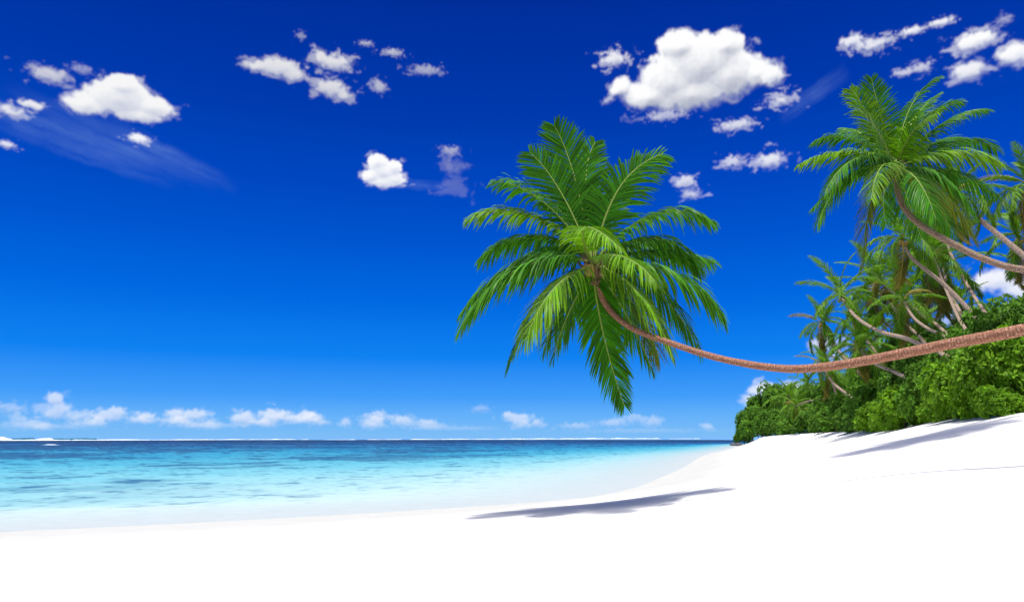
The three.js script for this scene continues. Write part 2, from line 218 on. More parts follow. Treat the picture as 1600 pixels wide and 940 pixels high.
// ───────────────────────── sand: one sheet from the beach to the sea floor ─────────────────────────
const sandGrain = texture(512, (u, v) => 0.5 + 0.55 * tiled(u, v, 14, 5) + 0.35 * tiled(u + 0.3, v, 60, 2));
const sandTint = texture(512, (u, v) => { const n = tiled(u, v, 5, 5), s = tiled(u, v, 90, 2); return [0.975 + 0.05 * n + 0.06 * s, 0.97 + 0.055 * n + 0.06 * s, 0.955 + 0.07 * n + 0.065 * s]; }, true);
const sandMaterial = new THREE.MeshStandardMaterial({ name: 'coral sand', vertexColors: true, roughness: 0.95, map: sandTint, bumpMap: sandGrain, bumpScale: 0.012 });
{
  const cols = [], rows = [];
  for (let a = -180; a < -44; a += 6) cols.push(a);
  for (let a = -44; a <= 46; a += 0.13) cols.push(a);
  for (let a = 52; a <= 180; a += 6.4) cols.push(a); cols[cols.length - 1] = 180;
  rows.push(0.01, 1, 2, 3, 4, 5);
  for (let y = 258 + 200; y > 118; y -= 2.2) rows.push(EYE * FOCAL / y);
  for (let y = 118; y > 14; y -= 0.85) rows.push(EYE * FOCAL / y);
  for (let y = 14; y > 0.7; y *= 0.94) rows.push(EYE * FOCAL / y);
  rows.sort((a, b) => a - b);
  const pos = [], uv = [], col = [], idx = [], n = cols.length;
  for (const r of rows) for (const a of cols) {
    const x = Math.sin(a * DEG) * r, d = Math.cos(a * DEG) * r, s = section(Math.max(d, -40)), z = -d;
    let h = landHeight(x, Math.max(d, -40), s);
    const dry = sstep(0.1, 0.8, h), off = seaward(x, Math.max(d, -40), s[0][0]), inland = x - s[4][0];
    h += 0.05 * fbm(x * 0.16, z * 0.16, 3) * dry;
    if (r < 60) h += dry * (0.008 * fbm(x * 0.9, z * 0.9, 3) + 0.012 * (Math.abs(fbm(x * 0.35 + 3, z * 0.22, 3)) - 0.2));
    // colours: dry sand, wet sand by the water, weed, reef rock and painted ripple speckle on the lagoon floor, leaf mould under the trees
    const grit = fbm(x * 0.7, z * 0.7, 4);
    let c = [0.76, 0.75, 0.73];
    const wet = 1 - sstep(0.15, 1.2, h + 0.3 * fbm(x * 0.09, z * 0.13, 4));
    c = c.map((v, k) => lerp(v, lerp([0.46, 0.465, 0.442][k], [0.64, 0.63, 0.56][k], sstep(0, 15, off)), wet));
    if (off > 0) {
      const weed = 1.25 * fbm(x * 0.024 + 11, z * 0.034, 5) + 0.5 * fbm(x * 0.16, z * 0.22 + 7, 4), far = sstep(14, 60, off), mid = sstep(6, 22, off);
      const reef = sstep(0.0, 0.22, weed - 0.09 + 0.34 * sstep(60, 170, off)) * far, bits = sstep(0.22, 0.36, fbm(x * 0.22 + 31, z * 0.3, 5) + 0.08 * far) * mid;
      const rippleRubble = sstep(0.05, 0.4, fbm(x * 0.9 + 5, z * 0.8, 3)) * sstep(3, 20, off);  // coral rubble speckle, strengthened to paint the dark of fine ripples onto the bed
      const cover = clamp(0.8 * reef + 0.62 * bits + 0.42 * rippleRubble);
      c = c.map((v, k) => lerp(v, [0.05, 0.13, 0.21][k], cover));
    }
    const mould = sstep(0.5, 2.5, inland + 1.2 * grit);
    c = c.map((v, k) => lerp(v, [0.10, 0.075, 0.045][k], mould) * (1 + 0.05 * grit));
    pos.push(x, h, z); uv.push(x / 2.6, z / 2.6); col.push(...c);
  }
  for (let j = 0; j < rows.length - 1; j++) for (let i = 0; i < n - 1; i++) { const a = j * n + i, b = a + 1, c = a + n, d = c + 1; idx.push(a, b, c, b, d, c); }
  const g = geo(pos, idx, { uv, color: col });
  tag(mesh('sand_beach', g, sandMaterial), 'white coral sand beach sloping down into a shallow lagoon', 'beach', null, 'structure');
}
console.log('sand done');

// ───────────────────────── the sea ─────────────────────────
{
  const ripple = texture(1024, (u, v) => 0.5 + 0.5 * tiled(u, v, 9, 5, 0.7, 1.3) + 0.22 * tiled(u + 0.21, v + 0.4, 34, 3, 0.8, 1.2));
  const water = new THREE.MeshPhysicalMaterial({ name: 'sea water', color: new THREE.Color().setRGB(0.28, 0.62, 0.84), roughness: 0.1, ior: 1.333, transparent: true, opacity: 0.13, thickness: 1, attenuationColor: new THREE.Color().setRGB(0.32, 0.715, 0.86), attenuationDistance: 12, bumpMap: ripple, bumpScale: 0.11 });
  const cols = [], rows = [];
  for (let a = -180; a < -48; a += 6) cols.push(a);
  for (let a = -48; a <= 36; a += 0.14) cols.push(a);
  for (let a = 42; a < 180; a += 6.4) cols.push(a); cols.push(180);
  rows.push(0.01, 6, 12);
  for (let y = 200; y > 14; y -= 0.8) rows.push(EYE * FOCAL / y);
  for (let y = 14; y > 0.7; y *= 0.94) rows.push(EYE * FOCAL / y);
  const pos = [], uv = [], idx = [], n = cols.length;
  for (const r of rows) for (const a of cols) {
    const x = Math.sin(a * DEG) * r, z = -Math.cos(a * DEG) * r, dd = Math.max(-40, -z), amp = sstep(2, 34, seaward(x, dd, curve(NODE[0][0], dd))), open = sstep(750, 1000, r);
    const y = amp * (0.09 * fbm(x * 0.3, z * 0.6, 3) + 0.16 * fbm(x * 0.09 + 3, z * 0.2, 4)) + open * 0.5 * fbm(x * 0.01, z * 0.03, 3);
    pos.push(x, y, z); uv.push(x / 5.2, z / 5.2);
  }
  for (let j = 0; j < rows.length - 1; j++) for (let i = 0; i < n - 1; i++) { const a = j * n + i, b = a + 1, c = a + n, d = c + 1; idx.push(a, b, c, b, d, c); }
  tag(mesh('sea_water', geo(pos, idx, { uv }), water), 'clear turquoise lagoon turning deep blue towards the reef', 'sea', null, 'structure');
}
console.log('sea done');

// breakers on the reef: a ridge of water with its own face and its foam
const foamTexture = texture(256, (u, v) => { const n = 0.86 + 0.14 * tiled(u, v, 8, 5); return [n, n, n]; }, true);
const foamMaterial = new THREE.MeshStandardMaterial({ name: 'sea foam', color: new THREE.Color().setRGB(0.86, 0.88, 0.88), roughness: 0.9, map: foamTexture });
const swellMaterial = new THREE.MeshPhysicalMaterial({ name: 'green wave face', color: new THREE.Color().setRGB(0.008, 0.11, 0.16), roughness: 0.2, ior: 1.33 });
function ridge(a, b, height, width, seed, ragged, cap) {        // a long low heap from a to b
  const len = a.distanceTo(b), n = Math.ceil(len / 2.2), m = 8, pos = [], uv = [], idx = [], dir = b.clone().sub(a).normalize(), out = V(-dir.z, 0, dir.x);
  for (let i = 0; i <= n; i++) {
    const t = i / n, c = a.clone().lerp(b, t), end = sstep(0, 0.06, t) * (1 - sstep(0.94, 1, t)), ht = height * end * clamp(0.62 + ragged * 1.5 * fbm(t * len * 0.045 + seed, seed, 4), 0.04, 1.5);
    for (let j = 0; j <= m; j++) { const s = j / m, prof = Math.pow(Math.sin(Math.PI * s), cap ? 0.7 : 1.1), lump = 1 + 0.3 * ragged * noise(t * len * 0.5 + seed, s * 4); const p = c.clone().addScaledVector(out, (s - 0.5) * width + (cap ? 0.4 * noise(t * len * 0.3, seed) : 0)); pos.push(p.x - a.x, prof * ht * lump - 0.12, p.z - a.z); uv.push(t * len / 4, s * width / 4); }
  }
  for (let i = 0; i < n; i++) for (let j = 0; j < m; j++) { const p = i * (m + 1) + j, q = p + m + 1; idx.push(p, p + 1, q, p + 1, q + 1, q); }
  return geo(pos, idx, { uv });
}
function seaAt(x, depth) { return V((x - 800) / FOCAL * depth, 0, -depth); }
function breaker(label, foams, swells = []) {
  const p = foams[0][0].clone(), g = base('breaking_wave', p); tag(g, label, 'wave');
  for (const [a, b, h, w, seed, rag] of foams) { const m = mesh('foam', ridge(a, b, h, w, seed, rag ?? 0.8, true), foamMaterial, g); m.position.copy(a).sub(p); }
  for (const [a, b, h, w, seed] of swells) { const m = mesh('wave_face', ridge(a, b, h, w, seed, 0.25, false), swellMaterial, g); m.position.copy(a).sub(p); }
}
breaker('white breaker with a dark green face at the left edge of the reef', [[seaAt(-60, 530), seaAt(33, 530), 2.5, 7, 1], [seaAt(70, 540), seaAt(95, 540), 2.5, 7, 2], [seaAt(30, 530), seaAt(125, 545), 1.2, 6, 3, 0.5]], [[seaAt(28, 556), seaAt(68, 556), 3.0, 8, 4], [seaAt(90, 556), seaAt(165, 575), 2.6, 8, 5]]);
breaker('long thin white surf line running along the left half of the reef', [[seaAt(120, 548), seaAt(250, 590), 1.0, 5, 6, 0.5], [seaAt(240, 588), seaAt(390, 660), 0.9, 5, 7, 0.5], [seaAt(380, 658), seaAt(490, 700), 0.8, 5, 8, 0.8]]);
breaker('short white foam patch on the lagoon in front of the left breaker', [[seaAt(80, 258), seaAt(104, 258), 0.45, 3, 9, 0.6]]);
breaker('broken scraps of surf between the two long surf lines', [[seaAt(510, 660), seaAt(560, 650), 0.5, 5, 10, 1], [seaAt(575, 680), seaAt(632, 690), 0.5, 5, 11, 1]]);
breaker('long bright surf line on the reef behind the palm shadow', [[seaAt(640, 700), seaAt(800, 780), 0.8, 5, 12, 0.6], [seaAt(790, 780), seaAt(900, 860), 1.1, 6, 13, 0.4], [seaAt(890, 860), seaAt(1030, 940), 1.2, 6, 14, 0.5], [seaAt(1040, 900), seaAt(1090, 920), 0.7, 5, 15, 1]]);

// ───────────────────────── bark, leaves ─────────────────────────
const barkTexture = texture(512, (u, v) => {
  const wob = 0.12 * tiled(u, v, 5, 3), ring = Math.abs(Math.sin((v * 17 + 2.2 * wob) * Math.PI)), groove = 0.8 * (1 - sstep(0.0, 0.45, ring)), n = tiled(u, v, 10, 5), s = tiled(u + 0.4, v + 0.1, 14, 6, 1.0, 1.6), t = clamp(0.5 + 1.1 * n - 0.5 * groove), w = sstep(0.10, 0.24, s) * (1 - 0.7 * groove), dk = sstep(0.2, 0.32, tiled(u + 0.7, v, 30, 2));
  return [[0.42, 0.66, 0.80], [0.31, 0.55, 0.775], [0.235, 0.45, 0.71]].map(([a, b, l]) => lerp(lerp(a, b, t), l, 0.6 * w) * (1 - 0.45 * dk) * (1 - 0.25 * groove));
}, true);
const barkBump = texture(512, (u, v) => clamp(0.5 + 0.6 * tiled(u, v, 12, 5, 1.6, 0.8)));
const palmBark = new THREE.MeshStandardMaterial({ name: 'palm bark', map: barkTexture, bumpMap: barkBump, bumpScale: 0.02, roughness: 0.9 });
const redBark = new THREE.MeshStandardMaterial({ name: 'red brown palm bark', map: barkTexture, color: new THREE.Color().setRGB(1.15, 0.80, 0.68), bumpMap: barkBump, bumpScale: 0.02, roughness: 0.9 });
const greyBark = new THREE.MeshStandardMaterial({ name: 'pale palm bark', map: barkTexture, color: new THREE.Color().setRGB(1.25, 1.4, 1.55), bumpMap: barkBump, bumpScale: 0.02, roughness: 0.9 });
const woodMaterial = new THREE.MeshStandardMaterial({ name: 'shrub wood', color: new THREE.Color().setRGB(0.16, 0.12, 0.085), roughness: 0.95, bumpMap: barkBump, bumpScale: 0.02 });
const leafMaterial = (name, r, g, b, through = 0.33) => new THREE.MeshPhysicalMaterial({ name, color: new THREE.Color().setRGB(r, g, b), vertexColors: true, roughness: 1, transmission: through, thickness: 0, clearcoat: 0.12, clearcoatRoughness: 0.35, side: THREE.DoubleSide, specularIntensity: 0.25 });
const palmLeaf = [leafMaterial('palm leaf', 0.045, 0.215, 0.003), leafMaterial('young palm leaf', 0.115, 0.31, 0.003), leafMaterial('old palm leaf', 0.15, 0.215, 0.010)];
const farPalmLeaf = [leafMaterial('shore palm leaf', 0.09, 0.245, 0.007), leafMaterial('withered palm leaf', 0.20, 0.20, 0.03)];
const rachisMaterial = new THREE.MeshStandardMaterial({ name: 'palm leaf stalk', color: new THREE.Color().setRGB(0.20, 0.29, 0.03), roughness: 0.6 });
const sheathMaterial = new THREE.MeshStandardMaterial({ name: 'palm fibre', color: new THREE.Color().setRGB(0.17, 0.10, 0.055), roughness: 1, bumpMap: barkBump, bumpScale: 0.03 });
const nutMaterials = [[0.20, 0.22, 0.03], [0.34, 0.20, 0.04], [0.14, 0.09, 0.04]].map((c, i) => new THREE.MeshPhysicalMaterial({ name: ['green coconut husk', 'yellow coconut husk', 'brown coconut husk'][i], color: new THREE.Color().setRGB(...c), roughness: 0.5 }));

// a tapering trunk along points, with the ring scars of fallen leaves as relief
function trunkGeometry(points, radii, { segment = 0.05, sides = 14, scar = 0.05, seed = 1 } = {}) {
  const cv = new THREE.CatmullRomCurve3(points, false, 'centripetal'), len = cv.getLength(), n = Math.ceil(len / segment), pos = [], uv = [], idx = [];
  const rc = new THREE.CatmullRomCurve3(radii.map((r, i) => V(r, i, 0)));
  const frames = cv.computeFrenetFrames(n, false);
  let acc = 0, next = 0, ringAt = 0, step = 0.1; const rnd = rng(seed);
  for (let i = 0; i <= n; i++) {
    const t = i / n, u = cv.getUtoTmapping(t), p = cv.getPoint(u), r0 = rc.getPoint(u).x; acc = t * len;
    while (acc >= next) { ringAt = next; step = 0.07 + 0.07 * rnd(); next = ringAt + step; }
    const f = (acc - ringAt) / step, r = r0 * (1 + scar * (0.9 * Math.pow(1 - f, 2) - 0.3)) ;
    for (let j = 0; j <= sides; j++) { const a = j / sides * 2 * Math.PI, w = r * (1 + 0.05 * noise(acc * 2.1 + seed, j % sides * 0.9 + seed) + 0.03 * noise(acc * 9 + seed, j % sides * 2.1)); const q = p.clone().addScaledVector(frames.normals[i], Math.cos(a) * w).addScaledVector(frames.binormals[i], Math.sin(a) * w); pos.push(q.x, q.y, q.z); uv.push(j / sides * Math.max(1, Math.round(r0 * 6)), acc / 0.9); }
  }
  for (let i = 0; i < n; i++) for (let j = 0; j < sides; j++) { const a = i * (sides + 1) + j, b = a + sides + 1; idx.push(a, b, a + 1, b, b + 1, a + 1); }
  return geo(pos, idx, { uv });
}
// a frond: stalk along a curve, and two rows of narrow leaflets that hang from it
function frondShape(cv, { pairs = 60, leaflet = 0.85, width = 0.05, droop = 0.5, vee = 0.25, sweep = 0.62, seed = 1, stalk = 0.032, segments = 3, from = 0.14, lean = null, ragged = 0.12 } = {}) {
  const rnd = rng(seed), rp = [], ri = [], n = 20, sides = 5;
  const up = lean ?? V(0, 1, 0);
  for (let i = 0; i <= n; i++) {
    const t = i / n, p = cv.getPoint(t), T = cv.getTangent(t), S = T.clone().cross(up).normalize(), N = S.clone().cross(T), r = stalk * (1 - 0.86 * t) + 0.004;
    for (let j = 0; j < sides; j++) { const a = j / sides * 2 * Math.PI; const q = p.clone().addScaledVector(S, Math.cos(a) * r * (t < 0.12 ? 1.7 : 1)).addScaledVector(N, Math.sin(a) * r); rp.push(q.x, q.y, q.z); }
    if (i < n) for (let j = 0; j < sides; j++) { const a = i * sides + j, b = i * sides + (j + 1) % sides; ri.push(a, b, a + sides, b, b + sides, a + sides); }
  }
  const lp = [], ln = [], lc = [], li = [];
  for (let k = 0; k < pairs; k++) for (const side of [-1, 1]) {
    const t = from + (1 - from) * Math.pow((k + 0.5 + 0.35 * (rnd() - 0.5)) / pairs, 0.96), p = cv.getPoint(Math.min(1, t)), T = cv.getTangent(Math.min(1, t));
    if (rnd() < ragged * 0.35) continue;
    const S = T.clone().cross(up).normalize().multiplyScalar(side), N = T.clone().cross(up).normalize().cross(T);
    const prof = Math.pow(Math.sin(Math.PI * clamp(0.16 + 0.80 * (t - from) / (1 - from), 0, 0.97)), 0.62), L = leaflet * prof * (0.86 + 0.26 * rnd()), fwd = sweep * (0.75 + 0.9 * t) + 0.16 * (rnd() - 0.5);
    const D = S.clone().multiplyScalar(Math.cos(fwd)).addScaledVector(T, Math.sin(fwd)).addScaledVector(N, vee + 0.22 * (rnd() - 0.5)).normalize();
    const g = droop * (0.65 + 0.75 * rnd()), w = width * (0.7 + 0.5 * rnd()) * (0.55 + 0.45 * prof), tint = 0.55 + 0.8 * rnd(), yellow = rnd() < 0.08 ? 0.35 : 0.1 * rnd();
    const at0 = lp.length / 3; let prev = null; const twist = (rnd() - 0.5) * 0.7;
    for (let s = 0; s <= segments; s++) {
      const f = s / segments, q = p.clone().addScaledVector(D, L * f * (1 - 0.22 * g * f)).add(V(0, -g * L * f * f * 0.85, 0));
      const dir = D.clone().add(V(0, -g * 1.7 * f, 0)).normalize();
      let W = T.clone().addScaledVector(dir, -T.dot(dir)).normalize().applyAxisAngle(dir, side * 0.25 + twist * f), nn = W.clone().cross(dir).normalize(); if (nn.y < 0) nn.negate();
      const ww = w * (s === 0 ? 0.55 : s === segments ? 0 : 1 - 0.28 * f), tip = 1 + 0.25 * f * f;
      const c = [tint * (1 + yellow) * tip, tint * (1 + 0.3 * yellow) * (0.96 + 0.06 * f), tint * (1 - yellow)];
      if (s === segments) { lp.push(q.x, q.y, q.z); ln.push(nn.x, nn.y, nn.z); lc.push(...c); }
      else for (const e of [-0.5, 0.5]) { lp.push(q.x + W.x * ww * e, q.y + W.y * ww * e, q.z + W.z * ww * e); ln.push(nn.x, nn.y, nn.z); lc.push(...c); }
    }
    for (let s = 0; s < segments; s++) { const a = at0 + s * 2; if (s === segments - 1) li.push(a, a + 1, a + 2); else li.push(a, a + 1, a + 2, a + 1, a + 3, a + 2); }
  }
  return { stalk: geo(rp, ri), leaves: geo(lp, li, { color: lc }) };
}
const bez = (a, b, c, d) => new THREE.CubicBezierCurve3(a, b, c, d);

// ───────────────────────── the two big palms that lean over the beach ─────────────────────────
const nutShape = new THREE.SphereGeometry(0.13, 14, 10); nutShape.scale(1, 1.25, 1);
function leaningPalm({ slim, label, trunk, bark, fronds, heart, size, seed, group }) {
  const foot = trunk[0][0], g = base('palm_tree', foot), rel = (p) => p.clone().sub(foot), rnd = rng(seed);
  tag(g, label, 'palm tree', group);
  mesh('trunk', trunkGeometry(trunk.map((t) => rel(t[0])), trunk.map((t) => t[1] * slim), { segment: 0.024, sides: 22, seed, scar: 0.05 }), bark, g);
  const C = rel(heart), axis = trunk[trunk.length - 1][0].clone().sub(trunk[trunk.length - 3][0]).normalize();
  const sheath = []; for (let k = 0; k < 26; k++) { const a = k * 2.4, cone = new THREE.ConeGeometry(0.055 + 0.03 * rnd(), 0.75 + 0.3 * rnd(), 5, 2); cone.translate(0, 0.3, 0); cone.rotateX(0.35 + 0.5 * rnd()); cone.rotateY(a); cone.translate(0, -0.25 - 0.2 * rnd(), 0); sheath.push(cone); }
  const sh = mesh('leaf_sheath', mergeGeometries(sheath), sheathMaterial, g); sh.position.copy(C); sh.quaternion.setFromUnitVectors(V(0, 1, 0), axis.clone().lerp(V(0, 1, 0), 0.5).normalize());
  for (let k = 0; k < 9; k++) { const n = mesh('coconut', nutShape, nutMaterials[k % 3], g); const a = k * 2.1; n.position.copy(C).add(V(Math.cos(a) * (0.2 + 0.1 * rnd()), -0.14 - 0.22 * rnd(), Math.sin(a) * (0.2 + 0.1 * rnd()))); n.rotation.set(rnd() * 0.6, rnd() * 6, rnd() * 0.6); }
  fronds.forEach(([pts, depths, o = {}], i) => {
    // pts: two guide points and the tip; depths: metres nearer (-) or farther (+) than the heart
    const p = pts.map(([x, y], k) => rel(at(x, y, -heart.z + depths[k])));
    const start = C.clone().addScaledVector(p[0].clone().sub(C).normalize(), 0.1);
    const cv = bez(start, p[0].clone().lerp(start, 0.18).add(V(0, 0.12, 0)), p[1], p[2]), L = cv.getLength();
    const s = frondShape(cv, { pairs: Math.round(21 * L + 16), leaflet: (o.leaf ?? 0.86) * 1.28 * size, width: 0.056 * size, droop: 0.95 * (o.droop ?? 0.5), vee: o.vee ?? 0.18, sweep: o.sweep ?? 0.6, seed: seed * 100 + i, stalk: 0.036 * size, segments: 4, from: o.from ?? 0.1, lean: o.lean, ragged: o.ragged ?? 0.35 });
    const f = mesh('frond', s.stalk, rachisMaterial, g); mesh('leaflets', s.leaves, palmLeaf[o.tone ?? (i % 9 === 4 ? 1 : 0)], f);
  });
  return g;
}
{
  const T = (x, y, d, dia) => [at(x, y, d), dia / 2];
  const toward = V(0, 0.35, 1).normalize();
  const foot1 = V(16.2, 0, -9.6); foot1.y = ground(16.2, -9.6) - 0.25;
  leaningPalm({
    label: 'large palm whose bare red brown trunk sags across the picture over the beach', seed: 3, size: 1, bark: redBark, heart: at(926, 414, 19),
    slim: 0.8, trunk: [[foot1, 0.2], [V(15.2, 4.2, -10.0), 0.16], [V(12.6, 5.2, -10.8), 0.14], [V(10.4, 4.95, -11.4), 0.13], T(1600, 515, 12, 0.25), T(1480, 538, 12.9, 0.24), T(1360, 562, 13.9, 0.225), T(1290, 573, 14.6, 0.215), T(1230, 576, 15.2, 0.205), T(1130, 561, 16.4, 0.19), T(1040, 533, 17.5, 0.182), T(985, 511, 18.2, 0.18), T(951, 482, 18.7, 0.19), T(934, 450, 18.95, 0.23), T(926, 420, 19, 0.22)],
    fronds: [
      [[[912, 330], [893, 240], [866, 196]], [0.4, 0.9, 0.7], { vee: 0.05, lean: toward, droop: 0.15, leaf: 0.95 }],
      [[[918, 330], [905, 262], [930, 222]], [0.7, 1.6, 1.8], { vee: 0.05, lean: toward, droop: 0.2 }],
      [[[900, 345], [870, 275], [828, 238]], [0.2, 0.5, 0.5], { vee: 0.05, lean: toward, droop: 0.2, leaf: 0.9 }],
      [[[890, 350], [835, 285], [776, 284]], [0.1, 0.1, -0.1], { droop: 0.55, leaf: 1.0 }],
      [[[885, 352], [800, 305], [734, 342]], [0.4, 0.6, 0.6], { droop: 0.6 }],
      [[[946, 335], [962, 265], [1036, 240]], [0.1, 0.1, 0.0], { droop: 0.4, vee: 0.1, lean: V(-0.2, 0.5, 1).normalize(), leaf: 1.0 }],
      [[[940, 340], [955, 290], [1000, 262]], [0.8, 1.5, 1.8], { droop: 0.4 }],
      [[[965, 365], [1040, 295], [1114, 347]], [0.2, 0.3, 0.2], { droop: 0.75, leaf: 0.8 }],
      [[[975, 395], [1040, 385], [1114, 408]], [0.6, 1.2, 1.5], { droop: 0.8 }],
      [[[985, 408], [1085, 412], [1128, 496]], [0.0, 0.0, -0.2], { droop: 0.8, leaf: 0.95 }],
      [[[975, 415], [1045, 445], [1092, 545]], [0.8, 1.4, 1.3], { droop: 0.8 }],
      [[[895, 352], [905, 330], [970, 388]], [-0.9, -2.3, -3.0], { droop: 0.7, leaf: 0.72, tone: 1, sweep: 0.5 }],
      [[[945, 395], [985, 390], [1024, 440]], [-0.7, -1.8, -2.4], { droop: 0.8, leaf: 0.75, tone: 1 }],
      [[[965, 430], [1015, 455], [1046, 545]], [-0.4, -0.9, -1.0], { droop: 0.7, leaf: 0.9, tone: 1 }],
      [[[945, 440], [985, 490], [1018, 575]], [0.5, 1.0, 0.9], { droop: 0.6 }],
      [[[928, 455], [938, 530], [976, 634]], [-0.2, -0.3, -0.2], { droop: 0.35, lean: toward, vee: 0.08, leaf: 0.72 }],
      [[[915, 450], [880, 490], [866, 556]], [0.4, 0.9, 0.8], { droop: 0.5 }],
      [[[900, 430], [850, 440], [822, 532]], [-0.6, -1.4, -1.6], { droop: 0.7, tone: 1, leaf: 0.9 }],
      [[[890, 430], [835, 465], [795, 572]], [0.3, 0.6, 0.5], { droop: 0.55 }],
      [[[885, 395], [785, 395], [720, 512]], [-0.2, -0.4, -0.6], { droop: 0.75, leaf: 1.0 }],
      [[[885, 390], [800, 385], [724, 484]], [0.3, 0.5, 0.4], { droop: 0.75, leaf: 0.95 }],
      [[[890, 375], [840, 380], [800, 430]], [0.9, 2.2, 2.9], { droop: 0.7 }],
      [[[960, 380], [1010, 360], [1060, 400]], [1.0, 2.4, 3.0], { droop: 0.7 }],
      [[[930, 440], [955, 480], [950, 560]], [0.8, 1.8, 2.2], { droop: 0.6 }],
      [[[895, 372], [815, 345], [752, 402]], [0.6, 1.2, 1.4], { droop: 0.9 }],
      [[[970, 372], [1050, 345], [1092, 420]], [0.4, 0.9, 1.0], { droop: 0.9 }],
      [[[910, 440], [880, 450], [850, 545]], [0.9, 1.8, 2.0], { droop: 0.7 }],
      [[[950, 430], [1005, 470], [1030, 560]], [0.9, 1.7, 1.8], { droop: 0.7, tone: 2 }],
    ],
  });
  const foot2 = V(25.5, 0, -20.5); foot2.y = ground(25.5, -20.5) - 0.3;
  leaningPalm({
    label: 'tall palm at upper right with tan trunk curving up to a full crown', seed: 8, size: 0.98, bark: palmBark, heart: at(1400, 262, 27),
    slim: 0.86, trunk: [[foot2, 0.27], [V(23.6, 6.6, -21.3), 0.22], [V(20.6, 8.05, -22.6), 0.195], T(1600, 421, 24, 0.28), T(1540, 405, 24.8, 0.27), T(1490, 381, 25.5, 0.265), T(1440, 352, 26.2, 0.26), T(1414, 325, 26.7, 0.265), T(1404, 298, 26.95, 0.28), T(1401, 268, 27, 0.26)],
    fronds: [
      [[[1388, 225], [1372, 165], [1362, 122]], [0.5, 0.8, 0.9], { lean: toward, vee: 0.05, droop: 0.15, leaf: 1.0 }],
      [[[1385, 225], [1350, 165], [1335, 168]], [-0.4, -1.2, -1.9], { lean: V(0.2, 0.6, 1).normalize(), droop: 0.5, tone: 1, leaf: 1.0 }],
      [[[1405, 215], [1420, 140], [1466, 124]], [0.3, 0.5, 0.4], { droop: 0.5, leaf: 0.9 }],
      [[[1405, 225], [1430, 170], [1466, 148]], [0.9, 1.8, 2.2], { droop: 0.4 }],
      [[[1412, 235], [1425, 190], [1466, 176]], [-0.4, -1.2, -2.2], { droop: 0.55, tone: 1, leaf: 1.0, lean: V(-0.3, 0.5, 1).normalize() }],
      [[[1430, 230], [1480, 170], [1544, 172]], [0.4, 0.7, 0.8], { droop: 0.65, leaf: 0.85 }],
      [[[1440, 245], [1520, 195], [1558, 235]], [0.6, 1.0, 1.2], { droop: 0.7 }],
      [[[1440, 250], [1510, 220], [1560, 256]], [-0.3, -0.8, -1.1], { droop: 0.75, leaf: 1.0, tone: 1 }],
      [[[1445, 265], [1510, 262], [1556, 306]], [0, 0, 0], { droop: 0.8, leaf: 0.85 }],
      [[[1435, 275], [1490, 290], [1526, 376]], [-0.1, -0.2, -0.4], { droop: 0.7, tone: 2 }],
      [[[1420, 270], [1440, 270], [1463, 342]], [-0.7, -1.8, -2.3], { droop: 0.7, leaf: 1.0 }],
      [[[1425, 280], [1460, 300], [1490, 365]], [0.7, 1.4, 1.5], { droop: 0.6 }],
      [[[1370, 235], [1320, 195], [1272, 222]], [0.5, 0.8, 0.9], { droop: 0.65, leaf: 0.85 }],
      [[[1365, 240], [1310, 225], [1250, 256]], [0.1, 0.1, 0], { droop: 0.65, leaf: 0.9 }],
      [[[1365, 252], [1305, 262], [1278, 352]], [-0.2, -0.4, -0.5], { droop: 0.7, leaf: 1.0 }],
      [[[1370, 252], [1330, 262], [1270, 325]], [0.6, 1.1, 1.2], { droop: 0.7 }],
      [[[1388, 268], [1352, 280], [1348, 420]], [-0.2, -0.5, -0.4], { droop: 0.45, leaf: 0.85, tone: 2 }],
      [[[1390, 255], [1370, 245], [1362, 312]], [-0.7, -1.9, -2.5], { droop: 0.75, leaf: 0.9, tone: 1 }],
      [[[1410, 280], [1420, 320], [1440, 370]], [0.6, 1.5, 2.0], { droop: 0.6 }],
      [[[1385, 275], [1375, 310], [1385, 350]], [0.8, 1.9, 2.4], { droop: 0.6 }],
      [[[1370, 230], [1335, 190], [1318, 205]], [0.9, 2.2, 2.9], { droop: 0.6 }],
      [[[1440, 240], [1480, 200], [1510, 225]], [1.0, 2.3, 3.0], { droop: 0.6 }],
      [[[1380, 225], [1345, 150], [1330, 140]], [0.4, 0.8, 0.9], { droop: 0.4, lean: toward, leaf: 1.0 }],
      [[[1415, 225], [1450, 165], [1500, 160]], [0.0, -0.2, -0.5], { droop: 0.6, leaf: 1.0 }],
      [[[1370, 245], [1325, 225], [1290, 300]], [-0.4, -1.0, -1.4], { droop: 0.8, leaf: 1.0 }],
      [[[1430, 262], [1480, 262], [1520, 330]], [-0.4, -1.0, -1.4], { droop: 0.8, leaf: 1.0 }],
    ],
  });
}
console.log('big palms done');

// ───────────────────────── the palms along the shore ─────────────────────────
const shoreFronds = [[0.35, 0.25], [0.6, 0.4], [0.95, 0.6], [1.15, 0.75]].map(([fall, droop], v) => {
  const L = 4.0, cv = bez(V(0, 0, 0), V(L * 0.32, L * 0.12, 0), V(L * 0.72, L * 0.10 - fall * 0.7, 0), V(L * (1 - 0.13 * fall), -fall * 1.6, 0));
  const s = frondShape(cv, { pairs: 36, leaflet: 0.92, width: 0.10, droop, vee: 0.15, seed: 900 + v, stalk: 0.045, segments: 2, from: 0.14 });
  const n = s.stalk.attributes.position.count, c = new Float32Array(n * 3); for (let i = 0; i < n; i++) c.set([2.2, 1.5, 1.6], i * 3);
  s.stalk.setAttribute('color', new THREE.BufferAttribute(c, 3));
  return mergeGeometries([s.stalk, s.leaves]);
});
const nutCluster = mergeGeometries([0, 1, 2, 3, 4].map((k) => { const s = new THREE.SphereGeometry(0.14, 8, 6); s.translate(0.24 * Math.cos(k * 1.3), -0.2 - 0.1 * (k % 2), 0.24 * Math.sin(k * 1.3)); return s; }));
